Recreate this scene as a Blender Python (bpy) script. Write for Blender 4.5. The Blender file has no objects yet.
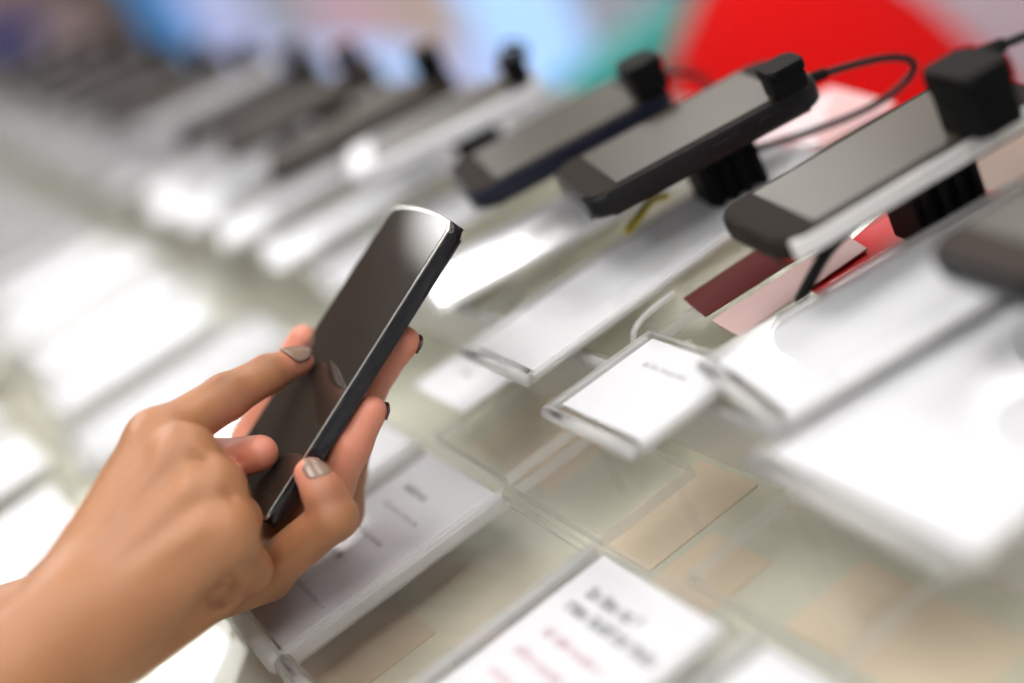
import bpy, bmesh, math, random
import numpy as np
from mathutils import Vector, Matrix
random.seed(7); rng = np.random.default_rng(7)
C = bpy.context.scene.collection
TZ = 0.9                      # table top height (m)
# ------------------------------------------------------------------ camera frame
F = 1422.0; CAMH = 0.28
v1 = np.array([-762., -311., F]); v2 = np.array([88 + 3628., 9 - .72 * 3628, F])
AY = v1 / np.linalg.norm(v1); AX = v2 - AY * (v2 @ AY); AX /= np.linalg.norm(AX); AZ = np.cross(AX, AY)
RW = np.stack([AX, AY, AZ]); CAM = np.array([0, 0, TZ + CAMH])
def PZ(px, py, z):
    r = RW @ np.array([px - 512., py - 341.5, F]); return CAM + r * ((z - CAMH) / r[2])   # the point of that ray z metres above the counter
def P(px, py, d): return RW @ (np.array([px - 512., py - 341.5, F]) / F * d) + CAM      # a point d metres in front of the lens
# ------------------------------------------------------------------ helpers
def link(o, parent=None):
    C.objects.link(o)
    if parent is not None: o.parent = parent
    return o
def tag(o, label=None, cat=None, group=None, kind=None):
    if label: o['label'] = label
    if cat: o['category'] = cat
    if group: o['group'] = group
    if kind: o['kind'] = kind
    return o
def empty(name, loc=(0, 0, 0), rz=0.0):
    o = bpy.data.objects.new(name, None); o.empty_display_size = .02
    o.location = loc; o.rotation_euler = (0, 0, rz); return link(o)
def from_bm(name, bm, mats, parent=None, smooth=False):
    me = bpy.data.meshes.new(name); bm.normal_update(); bm.to_mesh(me); bm.free()
    for m in (mats if isinstance(mats, (list, tuple)) else [mats]): me.materials.append(m)
    if smooth:
        for p in me.polygons: p.use_smooth = True
    return link(bpy.data.objects.new(name, me), parent)
def bm_box(bm, lo, hi, bevel=0.0, seg=2):
    r = bmesh.ops.create_cube(bm, size=1.0); vs = r['verts']
    for v in vs:
        v.co = Vector([(lo[i] + hi[i]) / 2 + v.co[i] * (hi[i] - lo[i]) for i in range(3)])
    if bevel > 0:
        es = list({e for v in vs for e in v.link_edges})
        bmesh.ops.bevel(bm, geom=es, offset=bevel, segments=seg, affect='EDGES', profile=.5)
    return vs
def box(name, lo, hi, mat, parent=None, bevel=0.0, seg=2, smooth=False):
    bm = bmesh.new(); bm_box(bm, lo, hi, bevel, seg); return from_bm(name, bm, mat, parent, smooth)
def rrect(x0, x1, y0, y1, r, n=6, bulge=0.0):
    pts = []
    for cx, cy, a0 in ((x1 - r, y1 - r, 0), (x0 + r, y1 - r, 90), (x0 + r, y0 + r, 180), (x1 - r, y0 + r, 270)):
        for k in range(n + 1):
            a = math.radians(a0 + 90 * k / n); pts.append([cx + r * math.cos(a), cy + r * math.sin(a)])
    if bulge:
        out = []
        for i, p in enumerate(pts):
            out.append(p); q = pts[(i + 1) % len(pts)]
            if abs(p[1] - q[1]) < 1e-6 and abs(p[1] - y1) < 1e-6:
                for k in range(1, 8): out.append([p[0] + (q[0] - p[0]) * k / 8, p[1]])
        ym = (y0 + y1) / 2; xm = (x0 + x1) / 2; hw = (x1 - x0) / 2
        for p in out:
            if p[1] > ym: p[1] += bulge * (1 - ((p[0] - xm) / hw) ** 2) * ((p[1] - ym) / (y1 - ym)) ** 8
        pts = out
    return pts
def prism(name, pts, z0, z1, mats, parent=None, bevel=0.0, seg=3, smooth=False, side=None):
    bm = bmesh.new()
    b = [bm.verts.new((x, y, z0)) for x, y in pts]; t = [bm.verts.new((x, y, z1)) for x, y in pts]
    n = len(pts); bm.faces.new(b[::-1]); bm.faces.new(t)
    for i in range(n):
        f = bm.faces.new((b[i], b[(i + 1) % n], t[(i + 1) % n], t[i]))
        if side is not None: f.material_index = side
    if bevel:
        es = [e for e in bm.edges if len({round(v.co.z, 7) for v in e.verts}) == 1]
        bmesh.ops.bevel(bm, geom=es, offset=bevel, segments=seg, affect='EDGES', profile=.5)
    o = from_bm(name, bm, mats, parent, smooth); ek = set()
    if smooth:
        try: o.data.set_sharp_from_angle(angle=math.radians(40))
        except Exception: pass
        for p in o.data.polygons:
            if abs(p.normal.z) > .995:
                p.use_smooth = False
                for k_ in p.edge_keys: ek.add(k_)
        for e in o.data.edges:
            if e.key in ek: e.use_edge_sharp = True
    return o
def tube(name, pts, r, mat, parent=None, cyc=False):
    cu = bpy.data.curves.new(name, 'CURVE'); cu.dimensions = '3D'; cu.bevel_depth = r; cu.bevel_resolution = 4; cu.resolution_u = 10
    s = cu.splines.new('NURBS'); s.points.add(len(pts) - 1); s.order_u = 4; s.use_endpoint_u = True; s.use_cyclic_u = cyc
    for p, q in zip(s.points, pts): p.co = (*q, 1)
    cu.use_fill_caps = True; cu.materials.append(mat)
    o = bpy.data.objects.new(name + '_path', cu); C.objects.link(o); bpy.context.view_layer.update()
    me = bpy.data.meshes.new_from_object(o.evaluated_get(bpy.context.evaluated_depsgraph_get())); me.name = name
    bpy.data.objects.remove(o); bpy.data.curves.remove(cu)
    for p in me.polygons: p.use_smooth = True
    return link(bpy.data.objects.new(name, me), parent)
def copy_tree(o, parent=None):
    c = o.copy(); C.objects.link(c); c.parent = parent
    for ch in list(o.children): copy_tree(ch, c)
    return c
ORD = ['first', 'second', 'third', 'fourth', 'fifth', 'sixth', 'seventh', 'eighth', 'ninth', 'tenth', 'eleventh', 'twelfth',
       'thirteenth', 'fourteenth', 'fifteenth', 'sixteenth', 'seventeenth', 'eighteenth', 'nineteenth', 'twentieth']
# ------------------------------------------------------------------ materials
def mat(name, col=(.8, .8, .8), rough=.5, metal=0., spec=.5, noise=0., nscale=40., emis=None, es=0., coat=0., col2=None, bump=0., sss=0.):
    m = bpy.data.materials.new(name); m.use_nodes = True; nt = m.node_tree; b = nt.nodes['Principled BSDF']
    b.inputs['Base Color'].default_value = (*col, 1); b.inputs['Roughness'].default_value = rough; b.inputs['Metallic'].default_value = metal
    b.inputs['Specular IOR Level'].default_value = spec; b.inputs['Coat Weight'].default_value = coat; b.inputs['Coat Roughness'].default_value = .04
    if emis: b.inputs['Emission Color'].default_value = (*emis, 1); b.inputs['Emission Strength'].default_value = es
    tc = nt.nodes.new('ShaderNodeTexCoord'); nz = nt.nodes.new('ShaderNodeTexNoise'); nz.inputs['Scale'].default_value = nscale; nz.inputs['Detail'].default_value = 4
    nt.links.new(tc.outputs['Object'], nz.inputs['Vector'])
    mx = nt.nodes.new('ShaderNodeMix'); mx.data_type = 'RGBA'
    c2 = col2 or tuple(c * (1 - noise) for c in col)
    mx.inputs['A'].default_value = (*col, 1); mx.inputs['B'].default_value = (*c2, 1)
    nt.links.new(nz.outputs['Fac'], mx.inputs['Factor']); nt.links.new(mx.outputs['Result'], b.inputs['Base Color'])
    if bump:
        bp = nt.nodes.new('ShaderNodeBump'); bp.inputs['Strength'].default_value = bump; bp.inputs['Distance'].default_value = .001
        nt.links.new(nz.outputs['Fac'], bp.inputs['Height']); nt.links.new(bp.outputs['Normal'], b.inputs['Normal'])
    return m
def clear(name, tint=(.985, .985, .985), gloss=(1, 1, 1), rough=.03, f0=.0, haze=0.0, hazecol=(.9, .92, .9)):
    m = bpy.data.materials.new(name); m.use_nodes = True; nt = m.node_tree; nt.nodes.clear()
    out = nt.nodes.new('ShaderNodeOutputMaterial'); tr = nt.nodes.new('ShaderNodeBsdfTransparent'); gl = nt.nodes.new('ShaderNodeBsdfGlossy')
    tr.inputs['Color'].default_value = (*tint, 1); gl.inputs['Color'].default_value = (*gloss, 1); gl.inputs['Roughness'].default_value = rough
    ge = nt.nodes.new('ShaderNodeNewGeometry'); dt = nt.nodes.new('ShaderNodeVectorMath'); dt.operation = 'DOT_PRODUCT'
    nt.links.new(ge.outputs['Normal'], dt.inputs[0]); nt.links.new(ge.outputs['Incoming'], dt.inputs[1])
    def ma(op, a, bb):
        n = nt.nodes.new('ShaderNodeMath'); n.operation = op
        for i, v in enumerate((a, bb)):
            if v is None: continue
            if isinstance(v, (int, float)): n.inputs[i].default_value = v
            else: nt.links.new(v, n.inputs[i])
        return n.outputs[0]
    ab = ma('ABSOLUTE', dt.outputs['Value'], None)            # Schlick reflectance of a thin clear sheet, the same from both sides
    ad = nt.nodes.new('ShaderNodeMath'); ad.operation = 'ADD'; ad.inputs[1].default_value = .03 + f0; ad.use_clamp = True
    nt.links.new(ma('MULTIPLY', ma('POWER', ma('SUBTRACT', 1.0, ab), 5.0), .95), ad.inputs[0])
    mx = nt.nodes.new('ShaderNodeMixShader'); nt.links.new(ad.outputs[0], mx.inputs['Fac'])
    src = tr.outputs[0]
    if haze:
        df = nt.nodes.new('ShaderNodeBsdfDiffuse'); df.inputs['Color'].default_value = (*hazecol, 1)
        tl = nt.nodes.new('ShaderNodeBsdfTranslucent'); tl.inputs['Color'].default_value = (*hazecol, 1)
        m1 = nt.nodes.new('ShaderNodeMixShader'); m1.inputs['Fac'].default_value = .5
        nt.links.new(df.outputs[0], m1.inputs[1]); nt.links.new(tl.outputs[0], m1.inputs[2])
        m2 = nt.nodes.new('ShaderNodeMixShader'); m2.inputs['Fac'].default_value = haze
        nt.links.new(tr.outputs[0], m2.inputs[1]); nt.links.new(m1.outputs[0], m2.inputs[2]); src = m2.outputs[0]
    nt.links.new(src, mx.inputs[1]); nt.links.new(gl.outputs[0], mx.inputs[2]); nt.links.new(mx.outputs[0], out.inputs['Surface'])
    return m
M = dict(
    acrylic=clear('clear_acrylic'), edge=clear('acrylic_edge', haze=.5, rough=.12, hazecol=(.9, .9, .89)),
    riser=clear('acrylic_riser', tint=(.96, .955, .93), haze=.06, hazecol=(.8, .78, .7)),
    glass=clear('counter_glass', tint=(.965, .97, .955), rough=.015, f0=.0),
    deck=mat('counter_deck', (.80, .77, .65), .5, noise=.16, nscale=14),
    carcass=mat('counter_carcass', (.62, .62, .58), .45, noise=.05),
    card=mat('card_white', (.75, .75, .775), .45, noise=.025, nscale=30),
    cardgrey=mat('card_grey', (.68, .68, .71), .45, noise=.04, nscale=30),
    ink=mat('ink_grey', (.10, .10, .12), .6), inkpale=mat('ink_pale', (.50, .46, .52), .6), inkred=mat('ink_red', (.55, .34, .38), .6),
    peach=mat('paper_peach', (.90, .74, .58), .7, noise=.08, nscale=8), kraft=mat('paper_tan', (.78, .65, .53), .7, noise=.1, nscale=8),
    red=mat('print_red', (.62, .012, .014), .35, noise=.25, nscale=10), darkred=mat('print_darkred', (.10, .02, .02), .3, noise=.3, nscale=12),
    rosepale=mat('print_pale_rose', (.52, .36, .34), .4, noise=.2, nscale=18), rose=mat('print_rose', (.72, .42, .42), .4, noise=.35, nscale=18), darkprint=mat('print_dark', (.06, .045, .045), .3, noise=.3, nscale=12),
    black=mat('plastic_black', (.005, .005, .005), .55, spec=.1, noise=.2), cable=mat('cable_black', (.006, .006, .007), .4, spec=.25),
    screen=mat('screen_off', (.060, .051, .038), .28, spec=.5, noise=.25, nscale=9), bezel=mat('bezel_black', (.026, .021, .018), .5, spec=.03, noise=.1),
    darkside=mat('side_charcoal', (.012, .011, .012), .35, spec=.22, noise=.15), navy=mat('side_navy', (.007, .009, .022), .35, spec=.3, noise=.15),
    silver=mat('side_silver', (.74, .72, .70), .3, metal=.25, noise=.05), white=mat('phone_white', (.70, .70, .72), .6, spec=.05, noise=.05),
    screendark=mat('screen_dark', (.062, .050, .041), .45, spec=.08, noise=.2, nscale=9), brown=mat('phone_brown', (.042, .033, .028), .45, spec=.06, noise=.2), yellow=mat('tie_yellow', (.50, .40, .03), .5, noise=.2, nscale=200),
    nail=mat('nail_taupe', (.25, .165, .12), .25, spec=.4, coat=.15, noise=.05), nailshade=mat('nail_shaded', (.055, .012, .016), .15, coat=.6, noise=.1),  # the dark nail colour holds the shade of nails turned away
    sleeve=mat('knit_grey', (.30, .31, .34), .85, noise=.2, nscale=300, bump=.3), trousers=mat('denim_blue', (.05, .07, .13), .8, noise=.3, nscale=200),
    hair=mat('hair_brown', (.05, .028, .016), .4, noise=.5, nscale=80), eye=mat('eye_white', (.8, .8, .8), .1), iris=mat('eye_brown', (.04, .02, .01), .1),
)
# ------------------------------------------------------------------ shop shell
def struct(o): o['kind'] = 'structure'; return o
floor_m = mat('floor_tile', (.55, .55, .60), .25, noise=.12, nscale=2)
wall_m = mat('wall_paint', (.22, .165, .13), .8, noise=.15, nscale=1.5)
struct(box('floor', (-3, -3, -.05), (3.4, 7.2, 0), floor_m))
struct(box('wall_back', (-3, 7.1, 0), (3.4, 7.2, 3.1), wall_m))
struct(box('wall_right', (3.3, -3, 0), (3.4, 7.1, 3.1), wall_m))
struct(box('ceiling', (-3, -3, 3.1), (3.4, 7.2, 3.15), mat('ceiling_paint', (.62, .60, .56), .9, noise=.1, nscale=2)))
lamp_m = mat('lamp_diffuser', (.9, .9, .9), .5, emis=(1, .985, .96), es=8.6)
lampf_m = mat('lamp_frame', (.8, .8, .8), .4)
LIGHTS = [(-1.6, -1.2), (.1, -1.2), (1.8, -1.2), (-1.6, .6), (.1, .6), (1.8, .6), (-.02, 2.76), (2.6, 2.4), (.25, 4.3), (2.6, 4.2), (.40, 5.80), (1.9, 6.0)]
for i, (x, y) in enumerate(LIGHTS):
    t = tag(empty('ceiling_light', (x, y, 3.06)), f'square white ceiling light panel, {ORD[i]} counted from the front of the shop', 'ceiling light', 'ceiling light panels')
    box('frame', (-.48, -.48, 0), (.48, .48, .039), lampf_m, t, .004); box('diffuser', (-.45, -.45, -.012), (.45, .45, -.001), lamp_m, t, .003)
# ------------------------------------------------------------------ display counter
TX0, TX1, TY0, TY1 = -.13, .388, -.45, 3.05
ct = tag(empty('display_counter', (0, 0, 0)), 'long glass-topped shop counter carrying all the phones and price cards', 'counter')
box('cabinet', (TX0 + .02, TY0 + .02, .08), (TX1 - .02, TY1 - .02, TZ - .034), M['carcass'], ct, .004)
box('plinth', (TX0 + .05, TY0 + .05, 0), (TX1 - .05, TY1 - .05, .08), M['darkside'], ct)
box('display_shelf', (TX0, TY0, TZ - .034), (TX1, TY1, TZ - .022), M['deck'], ct, .001)
bm = bmesh.new(); bm_box(bm, (TX0, TY0, TZ - .006), (TX1, TY1, TZ))
for f in bm.faces:
    if abs(f.normal.z) < .5: f.material_index = 1
from_bm('glass_top', bm, [M['glass'], M['edge']], ct)
for y in np.arange(TY0 + .02, TY1, .58):
    for x in (TX0 + .02, TX1 - .02): box('spacer', (x - .008, y - .008, TZ - .022), (x + .008, y + .008, TZ - .006), M['silver'], ct, .001)
# sheets of paper lying under the glass
def sheet(name, label, cat, x0, x1, y0, y1, m, z=TZ - .022, yaw=0., th=.0006, grp=None):
    o = box(name, (-(x1 - x0) / 2, -(y1 - y0) / 2, 0), ((x1 - x0) / 2, (y1 - y0) / 2, th), m)
    o.location = ((x0 + x1) / 2, (y0 + y1) / 2, z + .0002); o.rotation_euler.z = yaw
    return tag(o, label, cat, grp)
G = 'paper sheets under the glass'
sheet('paper_sheet', 'peach paper sheet under the glass below the long blank price card', 'paper', .158, .205, .505, .578, M['peach'], grp=G)
sheet('paper_sheet', 'peach paper sheet under the glass beside the clear empty plate', 'paper', .150, .205, .415, .452, M['peach'], grp=G)
sheet('paper_sheet', 'tan paper sheet under the glass below the empty clear holder', 'paper', .02, .080, .470, .535, M['kraft'], grp=G)
sheet('paper_sheet', 'peach paper sheet under the glass at the lower right corner', 'paper', .158, .195, .270, .345, M['peach'], grp=G)
sheet('paper_sheet', 'cream paper sheet under the glass right of the large printed card', 'paper', .145, .178, .375, .41, M['peach'], grp=G)
# ------------------------------------------------------------------ acrylic pieces
def slab(name, lo, hi, parent, face=None, edge=None):
    bm = bmesh.new(); bm_box(bm, lo, hi); bm.normal_update()
    for f in bm.faces:
        if abs(f.normal.z) < .5: f.material_index = 1
    return from_bm(name, bm, [face or M['acrylic'], edge or M['edge']], parent)
def text_bm(W, D, lines):
    """printed lines as broken strokes; read from -X, so a line runs along -Y. lines: (x from top edge, height, y start, y end)"""
    bm = bmesh.new()
    for (xt, h, ya, yb) in lines:
        y = W / 2 - ya
        while y > W / 2 - yb:
            for _ in range(random.randint(3, 8)):
                w = h * random.uniform(.35, .65)
                if y - w < W / 2 - yb: break
                up = h * random.choice((0, 0, 0, .35, .45)); x1 = D / 2 - xt
                kind = random.random()
                bm_box(bm, (x1 - h, y - w * .28, 0), (x1 + up, y, .00012))
                if kind < .75: bm_box(bm, (x1 - h * .22, y - w, 0), (x1, y - w * .2, .00012))
                if kind > .35: bm_box(bm, (x1 - h, y - w, 0), (x1 - h * .2, y - w * .72, .00012))
                if .2 < kind < .6: bm_box(bm, (x1 - h, y - w, 0), (x1 - h * .78, y - w * .2, .00012))
                y -= w * 1.28
            y -= h * .55
    return bm
def card(label, cx, cy, z, W, D, yaw=0., lines=None, m=None, grp='price cards on the counter', ink='inkpale', head=None, name='price_card'):
    t = box(name, (-D / 2, -W / 2, 0), (D / 2, W / 2, .0005), m or M['card'])
    t.location = (cx, cy, TZ + z); t.rotation_euler.z = yaw; tag(t, label, 'card', grp)
    for ls, i in ((lines, ink), (head, 'ink')):
        if ls:
            o = from_bm('printed_text', text_bm(W, D, ls), M[i], t); o.location.z = .0005
    return t
def holder(label, cx, cy, z, W, D, th=.008, yaw=0., legs=0., grp='clear acrylic card holders', name='card_holder', lip=True):
    """clear holder: base and cover plate with polished edges, a folded lip at the customer side"""
    t = tag(empty(name, (cx, cy, TZ + z), yaw), label, 'card holder', grp)
    slab('base_plate', (-D / 2, -W / 2, 0), (D / 2, W / 2, .0015), t)
    slab('cover_plate', (-D / 2, -W / 2, th - .0015), (D / 2, W / 2, th), t)
    for s in (-1, 1):
        box('edge_strip', (-D / 2 + .002, s * W / 2 - .0012, .0015), (D / 2 - .002, s * W / 2 + .0012, th - .0015), M['edge'], t, .0004)
    if lip:
        b = bmesh.new(); bmesh.ops.create_cone(b, cap_ends=True, segments=20, radius1=th * .5, radius2=th * .5, depth=W)
        bmesh.ops.rotate(b, verts=b.verts, matrix=Matrix.Rotation(math.pi / 2, 3, 'X')); bmesh.ops.translate(b, verts=b.verts, vec=(-D / 2 - th * .2, 0, th * .5))
        from_bm('folded_lip', b, M['edge'], t, True)
    if legs > 0:
        for x in (-D / 2 + .03, D / 2 - .03):
            for s in (-1, 1):
                box('leg', (x - .004, s * (W / 2 - .005) - .0015, -legs), (x + .004, s * (W / 2 - .005) + .0015, 0), M['edge'], t, .0006)
    return t
GH, GC = 'clear acrylic card holders', 'price cards on the counter'
# --- front row
def front(label_h, label_c, cx, cy, W, D, yaw=0., **kw):
    holder(label_h, cx, cy, .0002, W, D, .008, yaw)
    if label_c: card(label_c, cx + .001, cy, .0022, W - .006, D - .005, yaw, **kw)
front('thick clear holder with bright edge below the held phone', 'printed price card in the thick holder just below the held phone', .080, .517, .076, .108,
      lines=[(.030, .0022, .014, .05), (.046, .002, .012, .045), (.080, .0018, .02, .058)], head=[(.018, .0030, .014, .036), (.060, .0026, .02, .034)], m=M['cardgrey'])
front('empty clear holder right of the thick holder, no card inside', None, .080, .4425, .066, .104)
front('clear holder over the large printed card at the bottom edge', 'large white card with two bold printed lines at the bottom edge', .080, .370, .078, .112,
      head=[(.013, .0040, .012, .046), (.021, .0042, .010, .064)], lines=[(.034, .0034, .014, .052), (.045, .0034, .012, .046), (.056, .0034, .012, .046), (.067, .0034, .012, .050), (.08, .0034, .012, .050), (.09, .0034, .012, .05)], ink='inkred')
front('clear holder at the bottom right, nearest the camera', 'blank white card at the bottom right, nearest the camera', .080, .278, .082, .118)
yy = .60; i = 0
while yy < 2.85:
    W = .078 if yy < 1.3 else .10
    front(f'clear holder in the front row, {ORD[i]} to the left of the hands', f'white price card in the front row, {ORD[i]} to the left of the hands', .078 + .008 * math.sin(i * 2.1) + (.012 if i % 3 == 2 else 0), yy, W, .136 if i % 3 == 2 else .112,
          yaw=.05 * math.sin(i * 1.7), m=M['cardgrey'] if i % 3 == 1 else None, lines=[(.03, .003, .014, .05), (.045, .003, .012, .045)] if i < 6 else None)
    yy += W + (.016 if i % 2 else .034); i += 1
yy = .70
for i in range(9):
    W = .088 if i % 2 else .10
    card(f'white leaflet card at the customer edge of the counter, {ORD[i]} left of the forearms', -.062 + .006 * math.sin(i * 2.7), yy + W / 2, .0004, W, .11, .08 * math.sin(i * 1.3), m=M['cardgrey'] if i % 4 == 2 else None, grp='white cards along the customer edge')
    yy += W + .03
# --- clear plates and risers on the step between the rows
def plate(label, x0, x1, y0, y1, z, th=.005):
    t = tag(slab('acrylic_plate', (x0, y0, TZ + z), (x1, y1, TZ + z + th), None), label, 'acrylic plate', 'clear acrylic plates')
    return t
plate('empty clear plate with dusty surface right of the held phone', .138, .183, .413, .478, .0002)
plate('clear plate at the lower right beside the blurred white cards', .143, .19, .29, .365, .0002)
plate('clear plate under the front of the long blank card', .14, .188, .49, .56, .0002)
# risers: one clear bridge per pair of phones
RZ = .035
def riser(label, y0, y1):
    t = tag(empty('acrylic_riser', (.288, (y0 + y1) / 2, TZ)), label, 'acrylic riser', 'clear acrylic risers'); w = (y1 - y0) / 2
    slab('shelf', (-.095, -w, RZ - .0032), (.095, w, RZ - .0002), t, M['riser']); slab('front_wall', (-.095, -w, .0002), (-.092, w, RZ - .0034), t, M['riser'])
    b = bmesh.new(); bmesh.ops.create_cone(b, cap_ends=True, segments=18, radius1=.0026, radius2=.0026, depth=2 * w)
    bmesh.ops.rotate(b, verts=b.verts, matrix=Matrix.Rotation(math.pi / 2, 3, 'X')); bmesh.ops.translate(b, verts=b.verts, vec=(-.0978, 0, RZ - .0028)); from_bm('folded_lip', b, M['edge'], t, True)
    slab('rear_wall', (.092, -w, .0002), (.095, w, RZ - .0034), t, M['riser'])
    for s in (-1, 1): box('foot', (-.08, s * (w - .01) - .002, .0002), (-.07, s * (w - .01) + .002, RZ - .0034), M['edge'], t)
edges = [.20, .355, .455, .575, .70, .83, .96, 1.10, 1.35, 1.6, 1.9, 2.3, 2.7]
lab = ['clear riser under the rightmost phone', 'clear riser with red print under the dark phone with silver side', 'clear riser under the sharpest charcoal phone', 'clear riser under the navy sided phone', 'clear riser under the white phone']
for i in range(len(edges) - 1):
    riser(lab[i] if i < 5 else f'blurred clear riser, {ORD[i - 5]} to the left of the white phone', edges[i] + .002, edges[i + 1] - .002)
# --- long sign holders on legs (upper row)
SZ = .0415
def sign(lh, lc, cx, cy, W, D, yaw=0., z=SZ, **kw):
    holder(lh, cx, cy, z, W, D, .005, yaw, legs=0, grp='long card holders on the riser')
    card(lc, cx + .002, cy, z + .0017, W - .004, D - .006, yaw, grp='long price cards on the riser', **kw)
def legs_under(cx, cy, W, z, lst, label):
    t = tag(empty('holder_stand', (cx, cy, TZ)), label, 'stand', 'clear stands under the long holders')
    for dx, s in lst:
        box('leg', (dx - .0015, s * W / 2 - .0012, .0002), (dx + .0015, s * W / 2 + .0012, z - .0004), M['acrylic'], t, .0004)
    return t
sign('long clear holder with folded lip holding the sharp blank card', 'long blank white card pointing at the charcoal phone, sharp front edge', .248, .4995, .058, .172, m=M['card'])
sign('long clear holder behind the held phone, angled', 'long white card behind the held phone, angled under the navy sided phone', .262, .585, .06, .16, yaw=-.30, lines=[(.06, .002, .01, .02)])
sign('short clear holder right of the sharp blank card', 'short blurred white card right of the sharp blank card', .178, .411, .060, .05, lines=[(.012, .002, .012, .04)])
sign('wide blurred clear holder under the silver sided phone', 'wide blurred white card in front of the silver sided phone', .250, .347, .058, .13, yaw=-.22, z=SZ + .0062)
sign('blurred clear holder at the right edge under the rightmost phone', 'very blurred large white card at the right edge', .230, .287, .092, .128, yaw=-.05)
card('small white card with grey print lying low behind the held phone', .178, .572, .012, .055, .05, 0, lines=[(.014, .0022, .012, .034)], ink='ink', head=[(.03, .002, .02, .028)], grp=None)
legs_under(.19, .4995, .05, SZ, [(-.004, -1), (.032, -1), (-.01, 1)], 'clear pegs standing under the sharp blank card')
legs_under(.178, .411, .05, SZ, [(-.015, -1), (-.015, 1)], 'clear pegs under the short blurred card')
legs_under(.17, .285, .08, SZ, [(0, -1), (0, 1)], 'clear pegs under the very blurred large card at right')
yy = .66; i = 0
while yy < 2.85:
    W = .062 if yy < 1.0 else .12
    sign(f'long clear holder in the rear row, {ORD[i]} to the left of the held phone', f'long white card in the rear row, {ORD[i]} to the left of the held phone', .245, yy + .03, W, .165, yaw=-.22 + .05 * math.sin(i * 2.3), m=M['cardgrey'] if i % 3 == 0 else None)
    yy += W + .03; i += 1
# bent clear hook under the sharp blank card
t = tag(tube('bent_rod', [(.205, .466, TZ + .001), (.205, .466, TZ + .028), (.206, .466, TZ + .037), (.214, .467, TZ + .0395), (.232, .468, TZ + 0.0395)], .0013, M['edge']), 'bent clear rod under the right edge of the sharp blank card', 'rod')
# --- printed leaflets on the risers
RP = TZ + RZ
def leaf(label, pts_center, dx, dy, m, yaw=0., extra=None, z=RZ):
    o = box('leaflet', (-dx / 2, -dy / 2, 0), (dx / 2, dy / 2, .0008), m); o.location = (*pts_center, TZ + z + .0003); o.rotation_euler.z = yaw
    tag(o, label, 'leaflet', 'printed leaflets')
    if extra:
        bm = bmesh.new()
        for (x0, x1, y0, y1) in extra[1]: bm_box(bm, (x0, y0, 0), (x1, y1, .0003))
        q = from_bm('printed_band', bm, extra[0], o); q.location.z = .0008
    return o
def quad_leaf(label, px, m, band=None, z=RZ):
    c = np.mean([PZ(*p, z) for p in px], 0)
    def poly(name, pp, z0, th, mm, par=None):
        bm = bmesh.new(); pts = [PZ(*p, z) - c for p in pp]
        if (pts[1] - pts[0])[0] * (pts[2] - pts[1])[1] - (pts[1] - pts[0])[1] * (pts[2] - pts[1])[0] < 0: pts = pts[::-1]
        lo = [bm.verts.new((p[0], p[1], z0)) for p in pts]; hi = [bm.verts.new((p[0], p[1], z0 + th)) for p in pts]
        bm.faces.new(lo[::-1]); bm.faces.new(hi)
        for i in range(len(pts)): bm.faces.new((lo[i], lo[(i + 1) % len(pts)], hi[(i + 1) % len(pts)], hi[i]))
        return from_bm(name, bm, mm, par)
    o = poly('leaflet', px, 0, .0005, m); o.location = (c[0], c[1], TZ + z + .0003); tag(o, label, 'leaflet', 'printed leaflets')
    if band: poly('printed_band', band[1], .0005, .0002, band[0], o)
    return o
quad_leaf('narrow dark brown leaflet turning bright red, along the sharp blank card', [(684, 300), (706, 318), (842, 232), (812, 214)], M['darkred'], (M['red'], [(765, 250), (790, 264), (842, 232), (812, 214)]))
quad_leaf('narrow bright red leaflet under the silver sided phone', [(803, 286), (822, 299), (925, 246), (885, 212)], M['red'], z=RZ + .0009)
quad_leaf('long rose leaflet running under the mount of the silver sided phone', [(830, 304), (850, 316), (1010, 228), (985, 205)], M['rose'], z=RZ + .0018)
quad_leaf('pale rose strip beside the narrow dark brown leaflet', [(712, 322), (740, 338), (868, 250), (846, 236)], M['rosepale'], z=RZ + .0027)
leaf('white and rose printed leaflet behind the sensor of the charcoal phone', (.365, .533), .06, .06, M['rose'], -.2, (M['card'], [(-.028, .010, -.002, .004), (-.02, .02, .012, .018), (-.028, -.008, -.024, -.016)]))
leaf('dark leaflet with white scribble at the right edge', (.36, .345), .085, .055, M['darkprint'], -.2, (M['card'], [(-.02, .02, .004, .009), (.0, .03, -.012, -.008)]))
leaf('pale rose leaflet behind the navy sided phone', (.345, .63), .06, .05, M['rose'], -.2, (M['card'], [(-.02, .02, -.01, .0)]))
leaf('pink leaflet beside the white phone', (.325, .71), .07, .03, M['rose'], -.3)
leaf('tan and red leaflet on the glass at the right edge', (.262, .305), .09, .04, M['kraft'], -.3, (M['red'], [(.0, .04, -.018, -.004)]), z=.0002)
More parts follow.
